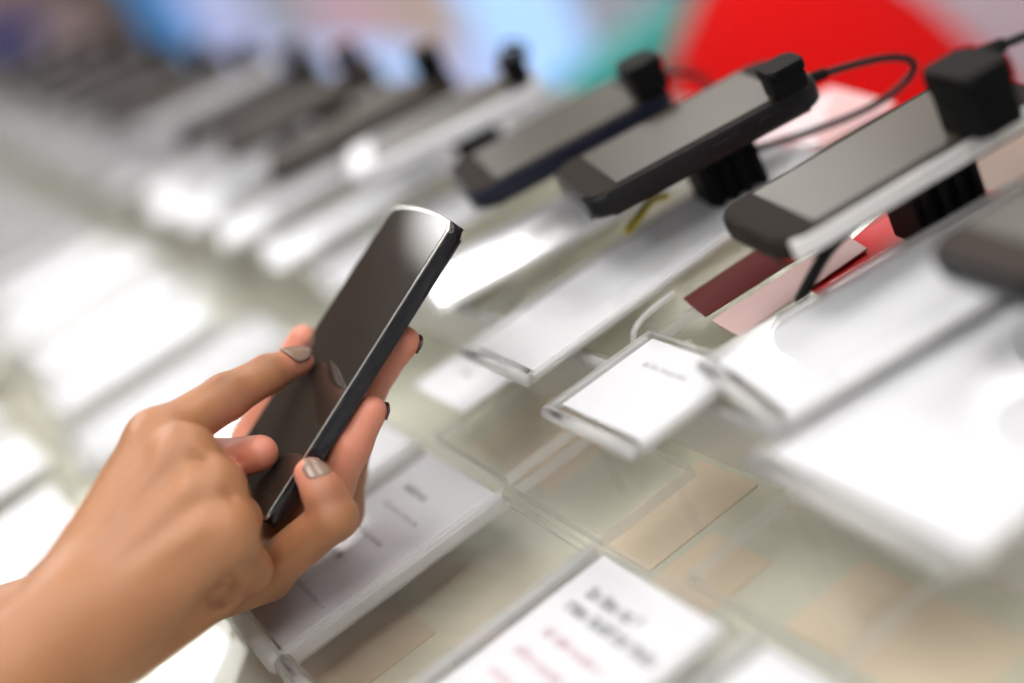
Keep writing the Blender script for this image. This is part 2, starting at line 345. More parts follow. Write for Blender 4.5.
# ------------------------------------------------------------------ display phones
def phone(label, cx, cy, z, yaw, L, W, T, side, body, grp='display phones in the rear row', pitch=0., strip=None, scr='screen'):
    t = empty('display_phone', (cx, cy, TZ + z), yaw); t.rotation_euler.y = pitch
    tag(t, label, 'phone', grp)
    r = W * .15
    prism('body', rrect(-L / 2, L / 2, -W / 2, W / 2, r), 0, T, [M[side]], t, T * .28, 3, True)
    prism('front_panel', rrect(-L / 2 + .0012, L / 2 - .0012, -W / 2 + .0012, W / 2 - .0012, r - .001), T - .0004, T + .0003, [M[body]], t, .0002, 1)
    prism('screen', rrect(-L * .36, L * .37, -W * .43, W * .43, .0008, 2), T + .00035, T + .0006, [M[scr]], t)
    if strip: prism('side_trim', rrect(-L / 2 + r * .4, L / 2 - r * .4, -W / 2 - .0009, -W / 2 + .003, .0012, 4), T * .12, T * .95, [M[strip]], t, .001, 2, True)['label'] = 'bright silver side trim'
    prism('speaker_slot', rrect(L * .425, L * .44, -W * .1, W * .1, .0006, 3), T + .00035, T + .0006, [M['black']], t)
    for a, b in ((.02, .13), (.22, .33)):
        box('side_button', (L * a, -W / 2 - .0006, T * .38), (L * b, -W / 2 + .0006, T * .66), M[side], t, .0004)
    return t
def mount(label, cx, cy, yaw, h, w=.03, d=.028, z=RZ + .0040):
    t = tag(empty('phone_mount', (cx, cy, TZ + z), yaw), label, 'phone mount', 'black mounts under the phones')
    box('post', (-d / 2, -w / 2 + .003, .0002), (d / 2, w / 2 - .003, h - .004), M['black'], t, .001)
    for k in range(4):
        x = -d / 2 + d * (k + .5) / 4
        box('rib', (x - .0017, -w / 2, .001), (x + .0017, w / 2, h - .0045), M['black'], t, .0006)
    box('pad', (-d / 2 - .001, -w / 2, h - .004), (d / 2 + .001, w / 2, h - .0003), M['black'], t, .0006)
    return t
def sensor(label, cx, cy, z, yaw, sx, sy, sz, cable=None):
    t = tag(empty('security_sensor', (cx, cy, TZ + z), yaw), label, 'security sensor', 'black sensors clipped on the phones')
    prism('block', rrect(-sx / 2, sx / 2, -sy / 2, sy / 2, min(sx, sy) * .16), 0.0004, sz * .62, [M['black']], t, .0008, 2, True)
    prism('lid', rrect(-sx / 2 - .0006, sx / 2 + .0006, -sy / 2 - .0006, sy / 2 + .0006, min(sx, sy) * .16), sz * .62, sz, [M['black']], t, .0015, 3, True)
    if cable:
        mi = (Matrix.Translation(t.location) @ Matrix.Rotation(yaw, 4, 'Z')).inverted()
        pts = [mi @ Vector(p) for p in cable]
        tube('cable', pts, .0017, M['cable'], t)
        d0 = (pts[1] - pts[0]).normalized()
        tube('strain_relief', [pts[0] - d0 * .002, pts[0] + d0 * .002, pts[0] + d0 * .005, pts[0] + d0 * .007], .0026, M['black'], t)
    return t
ZP = .073
phone('charcoal display phone with sharp edges, third from the right', .284, .503, ZP, -.27, .108, .058, .0105, 'darkside', 'bezel')
phone('dark display phone with a silver side, second from the right', .283, .382, ZP, -.20, .108, .053, .0085, 'bezel', 'bezel', strip='silver')
phone('dark blurred display phone cut off by the right edge', .285, .283, ZP, -.12, .105, .052, .009, 'darkside', 'brown')
phone('black display phone with navy sides, fourth from the right', .272, .592, ZP, -.28, .105, .062, .010, 'navy', 'bezel')
phone('white display phone with pale edges in the blurred row', .272, .722, ZP, -.38, .115, .058, .009, 'white', 'white')
phone('long brown blurred phone left of the white phone', .262, .822, ZP, -.36, .125, .056, .009, 'brown', 'brown', scr='screendark')
mount('ribbed black mount under the charcoal phone', .300, .510, -.27, ZP - RZ - .0040)
mount('ribbed black mount under the silver sided phone', .303, .386, -.20, ZP - RZ - .0040)
mount('black mount under the phone cut off at right', .303, .285, -.12, ZP - RZ - .0040)
mount('black mount under the navy sided phone', .285, .598, -.28, ZP - RZ - .0040)
mount('black mount under the white phone', .285, .72, -.38, ZP - RZ - .0040)
mount('black mount under the long brown phone', .28, .82, -.36, ZP - RZ - .0040)
zt = ZP + .0115
sensor('small black sensor with a looped cable on the charcoal phone', .3165, .4675, zt, -.27, .015, .016, .012,
       [P(812, 78, .595), P(835, 70, .60), P(868, 60, .605), P(905, 55, .61), P(921, 66, .615), P(893, 96, .62), P(850, 118, .625), P(800, 135, .63), P(755, 150, .635), P(735, 158, .64)])
sensor('large black sensor on the silver sided phone', .305, .352, ZP + .0095, -.20, .017, .026, .023,
       [P(985, 52, .49), P(1000, 46, .49), P(1025, 36, .49), P(1060, 22, .50), P(1100, 30, .52)])
sensor('black sensor with a short cable on the navy sided phone', 0.309, .560, zt, -.28, .016, .022, .016,
       [P(658, 76, .685), P(680, 70, .70), P(700, 76, .70), P(712, 88, .70), P(722, 104, .70), P(730, 120, .70)])
sensor('black sensor with a thin ring of cable on the white phone', .309, .687, zt, -.38, .014, .018, .016,
       [P(512, 72, .80), P(520, 62, .80), P(530, 52, .80), P(520, 42, .80), P(505, 42, .80), P(500, 52, .80), P(508, 64, .80)])
sensor('black sensor on the long brown phone', .311, .803, zt - .001, -.36, .018, .024, .018)
# far phones of the same row, blurred
fp = [(.945, 'brown', 'brown'), (1.06, 'darkside', 'bezel'), (1.18, 'white', 'brown'), (1.31, 'brown', 'bezel'), (1.45, 'darkside', 'brown'), (1.60, 'brown', 'brown'), (1.77, 'darkside', 'bezel'), (1.96, 'brown', 'brown'), (2.2, 'navy', 'bezel'), (2.45, 'brown', 'brown')]
m0 = None
for i, (y, s, b) in enumerate(fp):
    phone(f'blurred dark display phone, {ORD[i]} beyond the long brown phone', .268, y, ZP, -.35, .12, .06, .010, s, b, scr='screendark')
    lb = f'black mount of the blurred phone {ORD[i]} beyond the long brown one'
    if m0 is None: m0 = mount(lb, .285, y, -.35, ZP - RZ - .0040)
    else:
        q = copy_tree(m0); q.location = (.285, y, TZ + RZ + .0040); q['label'] = lb
    lb = f'black sensor on the blurred phone {ORD[i]} beyond the long brown one'
    sensor(lb, .309, y - .015, zt, -.35, .018, .024, .018)
# yellow tie and stub cable
tag(tube('yellow_tie', [P(668, 196, .612), P(655, 196, .610), P(646, 206, .605), P(636, 222, .603), P(626, 233, .602)], .0018, M['yellow']), 'yellow twisted tie hanging at the mount of the charcoal phone', 'tie')
tag(tube('yellow_tie', [P(562, 168, .70), P(545, 176, .70), P(525, 184, .70), P(505, 194, .70)], .0015, M['yellow']), 'yellow tie beside the navy sided phone', 'tie')
tag(tube('charging_cable', [P(858, 222, .50), P(842, 234, .497), P(828, 250, .495), P(818, 266, .494), P(808, 284, .50), P(800, 300, .51)], .0022, M['cable']), 'short black cable hanging from the silver sided phone', 'cable')
K = .96
def PH(px, py, d): return P(px, py, d * K)
# ------------------------------------------------------------------ the held phone
BR = PH(262, 523, .549)
best = None
for dT in np.linspace(.54, .60, 1500):
    TR_ = PH(453, 222, dT); L_ = TR_ - BR; Ln = np.linalg.norm(L_); L_ = L_ / Ln
    # depth of the left top corner: perpendicular to the long axis
    r = RW @ (np.array([393 - 512., 205 - 341.5, F]) / F); d = ((TR_ - CAM) @ L_) / (r @ L_)
    TL_ = CAM + r * d; e = abs(np.linalg.norm(TR_ - TL_) - .070 * K)
    if d > dT * K and (best is None or e < best[0]): best = (e, TR_, TL_, L_, Ln)
_, TR, TL, PLx, PLn = best
PW = (TR - TL); PWn = np.linalg.norm(PW); PW = PW / PWn; PN = np.cross(PW, PLx)
BL = BR - PW * PWn
def Q(u, v, n): return BL + (PW * u + PLx * v + PN * n) * K          # phone frame: u across, v along, n out of the screen
ph = bpy.data.objects.new('smartphone', None); link(ph); ph.empty_display_size = .02
mm = Matrix.Identity(4)
for i in range(3): mm[i][0] = PW[i]; mm[i][1] = PLx[i]; mm[i][2] = PN[i]; mm[i][3] = BL[i]
ph.matrix_world = mm
tag(ph, 'glossy black smartphone held in the left hand, dark screen', 'phone')
T = .0072; Wd, Ld = PWn, PLn
hb = mat('held_phone_side', (.007, .006, .009), .22, spec=.35, coat=.15, noise=.1); hs = mat('held_phone_screen', (.030, .023, .018), .025, spec=.5, coat=.2, noise=.15, nscale=6)
prism('body', rrect(0, Wd, 0, Ld, .0042, 6, .0025), -T, -.0006, [hb], ph, .0028, 4, True)
prism('frame', rrect(.0004, Wd - .0004, .0004, Ld - .0004, .0041, 6, .0025), -.0018, -.0002, [mat('held_phone_rim', (.60, .60, .55), .22, metal=.9, noise=.05)], ph, .0005, 2, True)
prism('screen', rrect(.0016, Wd - .0016, .0016, Ld - .0016, .0032, 6, .0025), -.0008, .0, [hs], ph, .0004, 2, True)
box('side_button', (Wd - .0002, Ld * .62, -.0055), (Wd + .0006, Ld * .70, -.0035), hb, ph, .0003)
# ------------------------------------------------------------------ signed distance modelling of the person
def smin(a, b, k):
    h = np.clip(.5 + .5 * (b - a) / k, 0, 1); return b + (a - b) * h - k * h * (1 - h)
class Grid:
    def __init__(s, lo, hi, h):
        s.h = h; s.lo = np.array(lo, float); n = np.ceil((np.array(hi) - s.lo) / h).astype(int) + 1; s.n = n
        s.ax = [(s.lo[i] + h * np.arange(n[i])).astype(np.float32) for i in range(3)]
    def cone(s, a, b, ra, rb, sl=None):
        sl = sl or (slice(None),) * 3
        X = s.ax[0][sl[0]][:, None, None]; Y = s.ax[1][sl[1]][None, :, None]; Z = s.ax[2][sl[2]][None, None, :]
        a = np.array(a, np.float32); d = (np.array(b, np.float32) - a); dd = float(d @ d) + 1e-12
        t = np.clip(((X - a[0]) * d[0] + (Y - a[1]) * d[1] + (Z - a[2]) * d[2]) / dd, 0, 1)
        return np.sqrt((X - a[0] - t * d[0]) ** 2 + (Y - a[1] - t * d[1]) ** 2 + (Z - a[2] - t * d[2]) ** 2) - (ra + (rb - ra) * t)
    def win(s, pts, m):
        p = np.array(pts); lo = np.clip(np.floor((p.min(0) - m - s.lo) / s.h).astype(int), 0, s.n - 1); hi = np.clip(np.ceil((p.max(0) + m - s.lo) / s.h).astype(int) + 1, 1, s.n)
        return tuple(slice(int(lo[i]), int(hi[i])) for i in range(3))
def nets(f, g):
    s = f < 0; n = f.shape; sh = tuple(k - 1 for k in n)
    acc = np.zeros((*sh, 3), np.float32); cnt = np.zeros(sh, np.float32)
    for ax in range(3):
        o = [i for i in range(3) if i != ax]
        for p in (0, 1):
            for q in (0, 1):
                i0 = [None] * 3; i1 = [None] * 3
                i0[ax] = slice(0, n[ax] - 1); i1[ax] = slice(1, n[ax])
                for k, v in ((o[0], p), (o[1], q)): i0[k] = i1[k] = slice(v, n[k] - 1 + v)
                a, b = f[tuple(i0)], f[tuple(i1)]; c = (a < 0) != (b < 0)
                t = np.where(c, a / np.where(c, a - b, 1), 0)
                cnt += c; acc[..., ax] += t; acc[..., o[0]] += c * p; acc[..., o[1]] += c * q
    m = cnt > 0; idx = -np.ones(sh, np.int64); idx[m] = np.arange(m.sum())
    base = np.stack(np.nonzero(m), 1); V = (base + acc[m] / cnt[m][:, None]) * g.h + g.lo
    quads = []
    for ax in range(3):
        b, c = (ax + 1) % 3, (ax + 2) % 3
        i0 = [slice(1, n[k] - 1) for k in range(3)]; i1 = list(i0); i0[ax] = slice(0, n[ax] - 1); i1[ax] = slice(1, n[ax])
        s0, s1 = s[tuple(i0)], s[tuple(i1)]; e = s0 != s1; pos = np.stack(np.nonzero(e), 1); off = np.array([1, 1, 1]); off[ax] = 0; pos = pos + off
        fl = s0[e]
        def cell(db, dc):
            q = pos.copy(); q[:, b] += db; q[:, c] += dc; return idx[q[:, 0], q[:, 1], q[:, 2]]
        A, B, Cc, D = cell(-1, -1), cell(0, -1), cell(0, 0), cell(-1, 0)
        q = np.stack([A, B, Cc, D], 1); q[~fl] = q[~fl][:, ::-1]; quads.append(q)
    return V, np.concatenate(quads)
def smooth(V, Qd, it=2, lam=.5):
    n = len(V); e = np.concatenate([Qd[:, [0, 1]], Qd[:, [1, 2]], Qd[:, [2, 3]], Qd[:, [3, 0]]]); deg = np.bincount(e.ravel(), minlength=n)[:, None]
    for _ in range(it):
        s = np.stack([np.bincount(e[:, 0], V[e[:, 1], k], n) + np.bincount(e[:, 1], V[e[:, 0], k], n) for k in range(3)], 1); V = V + lam * (s / np.maximum(deg, 1) - V)
    return V
def build(lo, hi, h, palm, fingers, kp=.010, kf=.003, kj=.005, dents=(), bumps=(), rs=1., ridges=()):
    palm = [(a, b, ra * rs, rb * rs) for a, b, ra, rb in palm]; fingers = [[(p, r * rs) for p, r in c] for c in fingers]; bumps = [(c, r * rs) for c, r in bumps]
    g = Grid(lo, hi, h); D = None
    for (a, b, ra, rb) in palm:
        c = g.cone(a, b, ra, rb); D = c if D is None else smin(D, c, kp)
    for (c, r) in bumps:
        w = g.win([c], .03); D[w] = smin(D[w], g.cone(c, np.array(c) + 1e-4, r, r, w), .006)
    for (a, b, ra, rb) in ridges:
        w = g.win([a, b], .03); D[w] = smin(D[w], g.cone(a, b, ra, rb, w), .006)
    R = D.copy()
    for chain in fingers:
        w = g.win([p for p, _ in chain], .03); fd = None
        for (a, ra), (b, rb) in zip(chain, chain[1:]):
            c = g.cone(a, b, ra, rb, w); fd = c if fd is None else smin(fd, c, kf)
        R[w] = np.minimum(R[w], smin(D[w], fd, kj))
    for (a, b, r, k) in dents:
        w = g.win([a, b], .02); R[w] = -smin(-R[w], g.cone(a, b, r, r, w), k)
    V, F_ = nets(R, g); return smooth(V, F_, 2), F_
def lerp(a, b, t): return np.array(a) * (1 - t) + np.array(b) * t
nails = []
def nail(tip, prev, up, w, ln, r, m, lbl, back=.35):
    """a curved painted nail lying on the back of a fingertip"""
    w *= K; ln *= K; r *= K; tip = np.array(tip); ax = tip - np.array(prev); ax /= np.linalg.norm(ax); up = np.array(up, float); up -= ax * (up @ ax); up /= np.linalg.norm(up); sd = np.cross(ax, up)
    bm = bmesh.new(); rows = []
    nu, nv = 10, 10
    for i in range(nv + 1):
        s = i / nv; row = []
        for j in range(nu + 1):
            c = (j / nu * 2 - 1)
            wl = w / 2 * (1 - .28 * max(0, s - .72) / .28 * 1) * (1 - .22 * max(0, .2 - s) / .2)
            end = ln * (s - back) - (.16 * ln * c * c if s > .5 else -.12 * ln * c * c) * abs(s - .5) * 2
            ang = c * wl / r; rr = r + .0004 + (1 - s) * ln * .15 - max(0, s - .55) ** 2 * .006
            row.append(bm.verts.new(tip + ax * end + sd * (rr * math.sin(ang)) + up * (rr * math.cos(ang))))
        rows.append(row)
    for A, B in zip(rows, rows[1:]):
        for j in range(nu): bm.faces.new((A[j], A[j + 1], B[j + 1], B[j]))
    bmesh.ops.recalc_face_normals(bm, faces=bm.faces)
    o = from_bm('fingernail', bm, M[m], None, True); o['label'] = lbl
    md = o.modifiers.new('thick', 'SOLIDIFY'); md.thickness = .0007; md.offset = 0
    nails.append(o)
# ---- right hand (index finger touching the screen); joints given as pixel and distance from the lens
#RIGHT#
Rw = PH(70, 628, .498)
Ri = [(PH(158, 441, .545), .0110), (PH(226, 397, .566), .0092), (PH(268, 374, .580), .0078), (PH(300, 361.5, .5915), .0058)]
Rm = [(PH(186, 458, .532), .0112), (PH(222, 484, .566), .0094), (PH(188, 500, .570), .0080), (PH(165, 512, .558), .0065)]
Rr = [(PH(212, 492, .521), .0108), (PH(237, 520, .545), .0091), (PH(196, 542, .552), .0078), (PH(172, 552, .544), .0062)]
Rp = [(PH(226, 532, .515), .0100), (PH(249, 569, .541), .0084), (PH(225, 588, .560), .0074), (PH(200, 580, .560), .0060)]
Rt = [(PH(105, 545, .545), .0130), (PH(165, 490, .572), .0112), (PH(218, 463, .577), .0095), (PH(260, 453, .567), .0074)]
Rel = Rw + .24 * np.array([-.92, -.30, -.02])
pr = [(lerp(Rel, Rw, .0), lerp(Rel, Rw, .55), .036, .030), (lerp(Rel, Rw, .5), Rw, .030, .0215), (Rw + .007 * RW[:, 0], Rw - .02 * RW[:, 0] * 0 + (PH(95, 600, .503) - Rw), .020, .017)]
pr = pr[:2]
wi = PH(78, 592, .515); wp = PH(92, 636, .500)
for ch, w0, r0 in ((Ri, lerp(wi, wp, .0), .016), (Rm, lerp(wi, wp, .33), .017), (Rr, lerp(wi, wp, .66), .017), (Rp, lerp(wi, wp, 1.), .016)):
    pr.append((w0, ch[0][0], r0, ch[0][1] + .0012))
pr.append((PH(120, 640, .517), PH(215, 590, .535), .016, .0105))        # heel of the hand on the little finger side
pr.append((PH(90, 590, .53), Rt[0][0], .016, .0125))
pr.append((PH(150, 560, .545), PH(190, 500, .555), .016, .011))          # palm mass
bumps = [(np.array(c[0][0]) - RW[:, 2] * .004, .0092) for c in (Ri, Rm, Rr, Rp)]
dn = [(PH(216, 601, .5235), PH(228, 599, .5275), .0020, .003), (PH(228, 599, .5275), PH(238, 588, .5300), .0018, .0025), (PH(195, 456, .5165), PH(206, 462, .519), .0004, .005), (PH(224, 492, .507), PH(232, 496, .510), .0004, .004)]
nr = -RW[:, 2] * .8 - RW[:, 1] * .5 - RW[:, 0] * .2; nr /= np.linalg.norm(nr)
rd = []
for ch, w0 in ((Ri, lerp(PH(78, 592, .515), PH(92, 636, .500), .1)), (Rm, lerp(PH(78, 592, .515), PH(92, 636, .500), .4)), (Rr, lerp(PH(78, 592, .515), PH(92, 636, .500), .65)), (Rp, lerp(PH(78, 592, .515), PH(92, 636, .500), .9))):
    a_, b_ = lerp(ch[0][0], w0, .08) + nr * .0115 * K, lerp(ch[0][0], w0, .72) + nr * .0125 * K
    rd.append((a_, b_, .0030, .0016))
allp = np.array([c[0] for ch in (Ri, Rm, Rr, Rp, Rt) for c in ch] + [Rw, Rel])
VR, FR = build(allp.min(0) - .045, allp.max(0) + .045, .0010, pr, [Ri, Rm, Rr, Rp, Rt], bumps=bumps, dents=dn, rs=K, ridges=rd)
upI = -RW[:, 1] * .85 - RW[:, 2] * .7
nail(Ri[3][0], Ri[2][0], upI, .0098, .0140, .0052, 'nail', 'glossy taupe nail of the index finger on the screen', .62)
# ---- left hand (holding); joints in the phone frame
Lw = PH(112, 604, .576)
Li = [(Q(0.0180, 0.0270, -0.0390), .0105), (Q(0.0180, 0.0700, -0.0210), .0088), (Q(0.0230, 0.0920, -0.0168), .0078), (Q(0.0280, 0.1070, -0.0156), .0066)]
Lm = [(Q(0.0380, 0.0150, -0.0385), .0096), (Q(0.0340, 0.0550, -0.0230), .0090), (Q(0.0450, 0.0750, -0.0168), .0080), (Q(0.0560, 0.0890, -0.0156), .0066)]
Lr = [(Q(0.0490, -0.0140, -0.0175), .0100), (Q(0.0610, 0.0240, -0.0205), .0088), (Q(0.0640, 0.0430, -0.0168), .0078), (Q(0.0660, 0.0585, -0.0154), .0064)]
Lp = [(Q(.060, -.018, -.017), .0096), (Q(.0880, .0175, -.0165), .0088), (Q(.0840, .0230, -.0090), .0078), (Q(.0768, .0262, -.0035), .0066)]
Lt = [(Q(-.012, -.025, -.020), .0130), (Q(-.020, .018, -.013), .0110), (Q(-.013, .045, -.005), .0084), (Q(-.0075, .068, -.001), .0064)]
Lel = Lw + .24 * np.array([-.86, .32, .10])
pl = [(Lel, lerp(Lel, Lw, .55), .036, .029), (lerp(Lel, Lw, .5), Lw, .029, .0205)]
wi, wp = PH(112, 586, .592), PH(128, 606, .570)
for ch, t_, r0 in ((Li, 0., .012), (Lm, .33, .0125), (Lr, .66, .014), (Lp, 1., .014)):
    pl.append((lerp(wi, wp, t_), ch[0][0], r0, ch[0][1] + .001))
pl.append((PH(150, 604, .570), Q(.050, -.024, -.018), .0145, .0100)); pl.append((PH(120, 575, .58), Lt[0][0], .016, .0135))
allp = np.array([c[0] for ch in (Li, Lm, Lr, Lp, Lt) for c in ch] + [Lw, Lel])
VL, FL = build(allp.min(0) - .045, allp.max(0) + .045, .0010, pl, [Li, Lm, Lr, Lp, Lt], rs=K, kp=.007)
nail(Lp[3][0], Lp[2][0], -RW[:, 2] * .8 + RW[:, 0] * .55 - RW[:, 1] * .1, .0088, .0115, .0058, 'nail', 'glossy taupe nail of the finger curled over the phone edge', .62)
nail(Lr[3][0], Lr[2][0], -PN * .95 - PW * .1, .0078, .0065, .0055, 'nailshade', 'shade-coloured nail of the finger on the phone side', .1)
nail(Lm[3][0], Lm[2][0], -PN * .95 - PW * .1, .0078, .0065, .0056, 'nailshade', 'shade-coloured nail of the upper finger behind the phone', .1)
# ---- the rest of the person, standing at the customer side of the counter
tx, ty = -.52, .58
sR, sL = np.array([tx, ty - .17, 1.36]), np.array([tx, ty + .17, 1.36])
hip = np.array([tx, ty, .92]); nk = np.array([tx, ty, 1.44]); hd = np.array([tx + .05, ty, 1.60])
torso = [(hip + [0, -.07, 0], hip + [0, .07, 0], .11, .11), (hip, [tx, ty, 1.15], .12, .105), ([tx, ty - .05, 1.25], [tx, ty + .05, 1.25], .115, .115), (sR, sL, .062, .062)]
armR = [(sR, Rel, .052, .040)]; armL = [(sL, Lel, .052, .040)]
legs = [(hip + [0, s * .085, -.02], np.array([tx, ty + s * .09, .50]), .088, .058) for s in (-1, 1)] + [(np.array([tx, ty + s * .09, .50]), np.array([tx - .01, ty + s * .09, .09]), .056, .036) for s in (-1, 1)]
feet = [(np.array([tx - .03, ty + s * .09, .045]), np.array([tx + .15, ty + s * .10, .034]), .044, .032) for s in (-1, 1)]
head = [(nk - [0, 0, .06], hd - [.01, 0, .06], .052, .050), (hd + [-.03, 0, .03], hd + [.0, 0, .02], .088, .085), (hd, hd + [.045, 0, -.085], .072, .035),
        (hd + [.085, 0, .0], hd + [.112, 0, -.03], .010, .014)] + [(hd + [-.005, s * .078, .01], hd + [-.005, s * .08, -.03], .014, .010) for s in (-1, 1)] + [(hd + [.083, -.018, -.066], hd + [.083, .018, -.066], .008, .008)]
allp = np.array([[tx - .2, ty - .3, 0], [tx + .25, ty + .3, 1.75], Rel, Lel])
VB, FB = build(allp.min(0) - .07, allp.max(0) + .07, .009, torso + armR + armL + legs + feet + head, [], kp=.03)
Vs, Fs = [], []; n = 0
for V, F_ in ((VR, FR), (VL, FL), (VB, FB)): Vs.append(V); Fs.append(F_ + n); n += len(V)
V = np.concatenate(Vs); Fq = np.concatenate(Fs)
def mesh_np(name, V, Fq, m, parent=None):
    me = bpy.data.meshes.new(name); me.from_pydata(V.tolist(), [], Fq.tolist()); me.materials.append(m); me.polygons.foreach_set('use_smooth', [True] * len(me.polygons)); me.update()
    return link(bpy.data.objects.new(name, me), parent)
skin = bpy.data.materials.new('skin'); skin.use_nodes = True; nt = skin.node_tree; b = nt.nodes['Principled BSDF']
at = nt.nodes.new('ShaderNodeAttribute'); at.attribute_name = 'flush'
mx = nt.nodes.new('ShaderNodeMix'); mx.data_type = 'RGBA'; mx.inputs['A'].default_value = (.43, .195, .088, 1); mx.inputs['B'].default_value = (.70, .27, .18, 1)
nt.links.new(at.outputs['Fac'], mx.inputs['Factor'])
ac = nt.nodes.new('ShaderNodeAttribute'); ac.attribute_name = 'crease_shade'
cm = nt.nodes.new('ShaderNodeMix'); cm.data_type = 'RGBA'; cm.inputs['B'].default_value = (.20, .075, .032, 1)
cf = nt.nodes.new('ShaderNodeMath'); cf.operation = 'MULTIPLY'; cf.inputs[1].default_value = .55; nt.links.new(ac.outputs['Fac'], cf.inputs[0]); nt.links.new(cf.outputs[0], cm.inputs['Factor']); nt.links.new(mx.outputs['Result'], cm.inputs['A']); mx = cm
tc = nt.nodes.new('ShaderNodeTexCoord'); nz = nt.nodes.new('ShaderNodeTexNoise'); nz.inputs['Scale'].default_value = 55; nz.inputs['Detail'].default_value = 5; nt.links.new(tc.outputs['Object'], nz.inputs['Vector'])
hv = nt.nodes.new('ShaderNodeMix'); hv.data_type = 'RGBA'; hv.blend_type = 'MULTIPLY'; hv.inputs['Factor'].default_value = .35
rp = nt.nodes.new('ShaderNodeValToRGB'); rp.color_ramp.elements[0].position = .3; rp.color_ramp.elements[0].color = (.72, .62, .58, 1); rp.color_ramp.elements[1].position = .7; rp.color_ramp.elements[1].color = (1, 1, 1, 1)
nt.links.new(nz.outputs['Fac'], rp.inputs['Fac']); nt.links.new(mx.outputs['Result'], hv.inputs['A']); nt.links.new(rp.outputs['Color'], hv.inputs['B']); nt.links.new(hv.outputs['Result'], b.inputs['Base Color'])
n2 = nt.nodes.new('ShaderNodeTexNoise'); n2.inputs['Scale'].default_value = 700; nt.links.new(tc.outputs['Object'], n2.inputs['Vector'])
bp = nt.nodes.new('ShaderNodeBump'); bp.inputs['Strength'].default_value = .22; bp.inputs['Distance'].default_value = .0006; nt.links.new(n2.outputs['Fac'], bp.inputs['Height']); nt.links.new(bp.outputs['Normal'], b.inputs['Normal'])
b.inputs['Roughness'].default_value = .46; b.inputs['Subsurface Weight'].default_value = .25; b.inputs['Subsurface Scale'].default_value = .006; b.inputs['Subsurface Radius'].default_value = (1, .35, .18)
body = mesh_np('person', V, Fq, skin)
fl = np.zeros(len(V))
for (p, r) in [(Ri[3], .016), (Rt[3], .024), (Rt[2], .02), (Lm[3], .03), (Lr[3], .026), (Lp[3], .017), (Lt[3], .045), (Lt[2], .035), (Lt[1], .03), (Lm[2], .03), (Lr[2], .02), (Li[3], .03)]:
    fl = np.maximum(fl, np.clip(1.25 - np.linalg.norm(V - p[0], axis=1) / r, 0, 1))
cr = np.zeros(len(V))  # shade of the joint creases painted as darker skin, in place of dents
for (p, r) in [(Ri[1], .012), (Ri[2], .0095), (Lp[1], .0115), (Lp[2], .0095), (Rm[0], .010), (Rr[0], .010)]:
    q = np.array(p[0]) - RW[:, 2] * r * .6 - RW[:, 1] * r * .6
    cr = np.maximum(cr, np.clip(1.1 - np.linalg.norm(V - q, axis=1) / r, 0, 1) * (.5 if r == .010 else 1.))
a = body.data.attributes.new('crease_shade', 'FLOAT', 'POINT'); a.data.foreach_set('value', cr.astype(np.float32))
a = body.data.attributes.new('flush', 'FLOAT', 'POINT'); a.data.foreach_set('value', fl.astype(np.float32))
tag(body, 'person tapping a held phone with the right index finger, only hands in view', 'person')
for o in nails: o.parent = body
Vt, Ft = build((tx - .3, ty - .45, .85), (tx + .45, ty + .55, 1.5), .008, [(a_, b_, ra + .012, rb + .012) for a_, b_, ra, rb in torso + [(sR, lerp(sR, Rel, .9), .052, .043), (sL, lerp(sL, Lel, .9), .052, .043)]], [], kp=.03)
s = mesh_np('jumper', Vt, Ft, M['sleeve'], body); s['label'] = 'grey knitted jumper'
Vt, Ft = build((tx - .3, ty - .35, .05), (tx + .3, ty + .35, .98), .009, [(a_, b_, ra + .012, rb + .014) for a_, b_, ra, rb in legs] + [(hip + [0, -.07, -.03], hip + [0, .07, -.03], .125, .125)], [], kp=.03)
s = mesh_np('trousers', Vt, Ft, M['trousers'], body); s['label'] = 'dark blue trousers'
Vt, Ft = build(hd - [.2, .2, .3], hd + [.2, .2, .2], .007, [(hd + [-.045, 0, .045], hd + [-.005, 0, .045], .096, .092), (hd + [-.07, -.03, .0], hd + [-.08, -.02, -.16], .06, .045), (hd + [-.07, .03, .0], hd + [-.08, .02, -.16], .06, .045)], [], kp=.02)
s = mesh_np('hair', Vt, Ft, M['hair'], body); s['label'] = 'brown shoulder-length hair'
for sd in (-1, 1):
    bm = bmesh.new(); bmesh.ops.create_uvsphere(bm, u_segments=16, v_segments=10, radius=.0125); bmesh.ops.translate(bm, verts=bm.verts, vec=hd + [.072, sd * .031, .004])
    e = from_bm('eye', bm, M['eye'], body, True)
    bm = bmesh.new(); bmesh.ops.create_uvsphere(bm, u_segments=12, v_segments=8, radius=.0065); bmesh.ops.translate(bm, verts=bm.verts, vec=hd + [.080, sd * .031, .003]); from_bm('iris', bm, M['iris'], e, True)

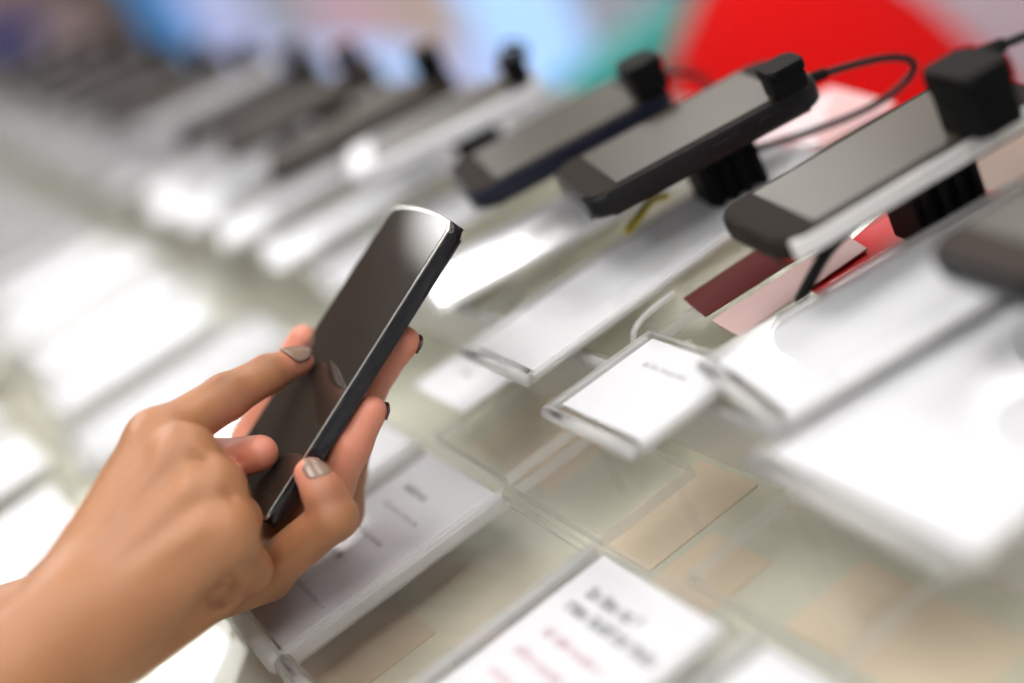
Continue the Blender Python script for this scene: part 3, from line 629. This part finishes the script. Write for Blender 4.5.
# ------------------------------------------------------------------ background of the shop
def cabinet(label, y0, y1, panel, upper, x0=1.35, x1=1.85, h=.92):
    t = tag(empty('shop_cabinet', ((x0 + x1) / 2, (y0 + y1) / 2, 0)), label, 'cabinet', 'display cabinets across the aisle'); w = (y1 - y0) / 2 - .004; d = (x1 - x0) / 2
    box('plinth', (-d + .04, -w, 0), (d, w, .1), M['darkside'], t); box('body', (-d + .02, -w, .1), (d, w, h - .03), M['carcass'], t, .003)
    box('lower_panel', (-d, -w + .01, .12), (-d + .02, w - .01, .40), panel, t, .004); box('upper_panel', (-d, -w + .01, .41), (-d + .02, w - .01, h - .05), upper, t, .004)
    box('worktop', (-d - .01, -w, h - .03), (d, w, h), M['white'], t, .004)
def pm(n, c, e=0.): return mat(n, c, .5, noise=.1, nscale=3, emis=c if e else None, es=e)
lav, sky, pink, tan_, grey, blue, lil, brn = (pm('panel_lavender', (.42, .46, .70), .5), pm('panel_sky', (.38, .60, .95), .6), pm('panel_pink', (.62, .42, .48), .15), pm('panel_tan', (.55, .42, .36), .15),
    pm('panel_grey', (.42, .44, .50), .1), pm('panel_blue', (.03, .22, .52), .55), pm('panel_lilac', (.55, .50, .56), .15), pm('panel_brown', (.13, .085, .07)))  # faint glow added to the colour of the unlit tan, pink, grey, lilac fronts
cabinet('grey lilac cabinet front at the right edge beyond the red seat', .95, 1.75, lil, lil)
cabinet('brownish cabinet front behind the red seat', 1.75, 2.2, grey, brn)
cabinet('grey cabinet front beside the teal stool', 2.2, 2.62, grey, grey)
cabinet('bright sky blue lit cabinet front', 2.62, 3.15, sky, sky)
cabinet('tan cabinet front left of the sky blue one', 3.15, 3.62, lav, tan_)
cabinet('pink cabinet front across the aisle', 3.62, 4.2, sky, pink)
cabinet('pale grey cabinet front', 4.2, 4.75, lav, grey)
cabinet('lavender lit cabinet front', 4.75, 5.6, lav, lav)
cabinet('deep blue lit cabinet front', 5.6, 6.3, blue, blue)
t = tag(empty('glare_panel', (1.2, 7.08, 2.58)), 'unseen glowing panel added high on the far wall for glare on the cards', 'added glow panel')  # unseen glowing panel, added to whiten the left-hand cards with glare
box('frame', (-1.02, -.02, -.44), (1.02, .018, .44), M['white'], t, .004); box('diffuser', (-.98, -.03, -.40), (.98, -.021, .40), mat('glare_panel_glow', (.8, .8, .82), .5, emis=(.95, .97, 1), es=.85), t, .002)
# tall brown shelf unit on the back wall
t = tag(empty('shelf_unit', (.55, 6.85, 0)), 'tall brown shelving unit on the far wall', 'shelves')
box('side_panel', (-.95, -.2, 0), (-.92, .2, 2.1), brn, t); box('side_panel', (.72, -.2, 0), (.75, .2, 2.1), brn, t); box('back_panel', (-.92, .18, 0), (.72, .2, 2.1), brn, t)
for z in (.05, .42, .8, 1.2, 1.6, 2.05): box('shelf', (-.92, -.2, z), (.72, .18, z + .03), brn, t)
def carton(label, lo, hi, c, e=0.):
    x = tag(empty('carton', ((lo[0] + hi[0]) / 2, (lo[1] + hi[1]) / 2, lo[2])), label, 'box', 'boxes on the brown shelves')
    w, d, h = [(hi[i] - lo[i]) for i in range(3)]; mm = pm('carton_paint', c, e)
    box('body', (-w / 2, -d / 2, .0005), (w / 2, d / 2, h * .8), mm, x, .006); box('lid', (-w / 2 - .004, -d / 2 - .004, h * .8), (w / 2 + .004, d / 2 + .004, h), mm, x, .006)
carton('ochre box on the far brown shelves', (.25, 6.68, .83), (.55, 6.95, 1.12), (.45, .28, .12))
carton('violet blue box on the far brown shelves', (.72, 6.68, .45), (.98, 6.95, .72), (.12, .12, .40))
carton('taupe box on the far brown shelves', (1.0, 6.68, .45), (1.24, 6.95, .74), (.34, .24, .22))
carton('grey rose box on the far brown shelves', (.72, 6.68, .83), (1.2, 6.95, 1.1), (.35, .22, .22))
def tbox(label, x, y, sx, sy, sz, c):
    x_ = tag(empty('carton', (x, y, TZ)), label, 'box', 'boxes at the far end of the counter'); mm = pm('carton_paint', c)
    box('body', (-sx / 2, -sy / 2, .0004), (sx / 2, sy / 2, sz * .8), mm, x_, .003); box('lid', (-sx / 2 - .002, -sy / 2 - .002, sz * .8), (sx / 2 + .002, sy / 2 + .002, sz), mm, x_, .003)
tbox('salmon red box at the far left end of the counter', .17, 2.93, .08, .10, .07, (.62, .18, .12))
tbox('violet blue box at the far left end of the counter', .07, 2.95, .07, .10, .08, (.16, .18, .50))
# red rounded bean bag seat in the aisle
def lathe(name, prof, m, parent, n=40, wob=0., fat=1.):
    bm = bmesh.new(); rings = []
    for r, z in prof: r *= fat; rings.append([bm.verts.new((r * math.cos(a) * (1 + wob * math.sin(3 * a + z * 9)), r * math.sin(a) * (1 + wob * math.cos(2 * a)), z)) for a in [2 * math.pi * k / n for k in range(n)]])
    for A, B in zip(rings, rings[1:]):
        for k in range(n): bm.faces.new((A[k], A[(k + 1) % n], B[(k + 1) % n], B[k]))
    bm.faces.new(rings[0][::-1]); bm.faces.new(rings[-1]); return from_bm(name, bm, m, parent, True)
redcloth = mat('cloth_red', (.60, .004, .004), .9, spec=.1, noise=.15, nscale=6)
t = tag(empty('bean_bag', (.96, 1.385, 0)), 'large red rounded bean bag seat behind the counter', 'seat')
lathe('seat', [(.22, .001), (.30, .04), (.335, .14), (.34, .26), (.335, .34), (.31, .44), (.27, .54), (.215, .63), (.155, .70), (.105, .74), (.06, .765), (.012, .778)], redcloth, t, wob=.015, fat=.78)
lathe('top_handle', [(.004, .777), (.022, .782), (.024, .790), (.014, .798), (.004, .799)], redcloth, t, 16)
t = tag(empty('low_stool', (1.12, 1.93, 0), .15), 'low stool with a teal cushion across the aisle', 'stool')
teal = mat('cloth_teal', (.004, .26, .23), .6, noise=.1, nscale=6)
box('cushion', (-.20, -.075, .50), (.20, .075, .60), teal, t, .03, 4, True); box('seat_board', (-.19, -.07, .47), (.19, .07, .50), brn, t, .004)
for sx in (-1, 1):
    for sy in (-1, 1): box('leg', (sx * .17 - .014, sy * .052 - .014, 0), (sx * .17 + .014, sy * .052 + .014, .47), brn, t, .003)
# ------------------------------------------------------------------ camera and light
cd = bpy.data.cameras.new('camera'); cam = link(bpy.data.objects.new('camera', cd))
cd.sensor_width = 36; cd.lens = F / 1024 * 36; cd.clip_start = .02
mx = Matrix.Identity(4)
for i in range(3): mx[i][0] = RW[i, 0]; mx[i][1] = -RW[i, 1]; mx[i][2] = -RW[i, 2]; mx[i][3] = CAM[i]
cam.matrix_world = mx
cd.dof.use_dof = True; cd.dof.focus_distance = .543; cd.dof.aperture_fstop = 1.75
bpy.context.scene.camera = cam
w = bpy.data.worlds.new('world'); bpy.context.scene.world = w; w.use_nodes = True
w.node_tree.nodes['Background'].inputs[0].default_value = (.95, .97, 1, 1); w.node_tree.nodes['Background'].inputs[1].default_value = .5
sc = bpy.context.scene
sc.view_settings.view_transform = 'Standard'; sc.view_settings.look = 'None'; sc.view_settings.exposure = 0.08
sc.cycles.transparent_max_bounces = 48; sc.cycles.max_bounces = 10; sc.cycles.use_denoising = True; sc.cycles.sample_clamp_indirect = 6
sc.cycles.caustics_reflective = False; sc.cycles.caustics_refractive = False
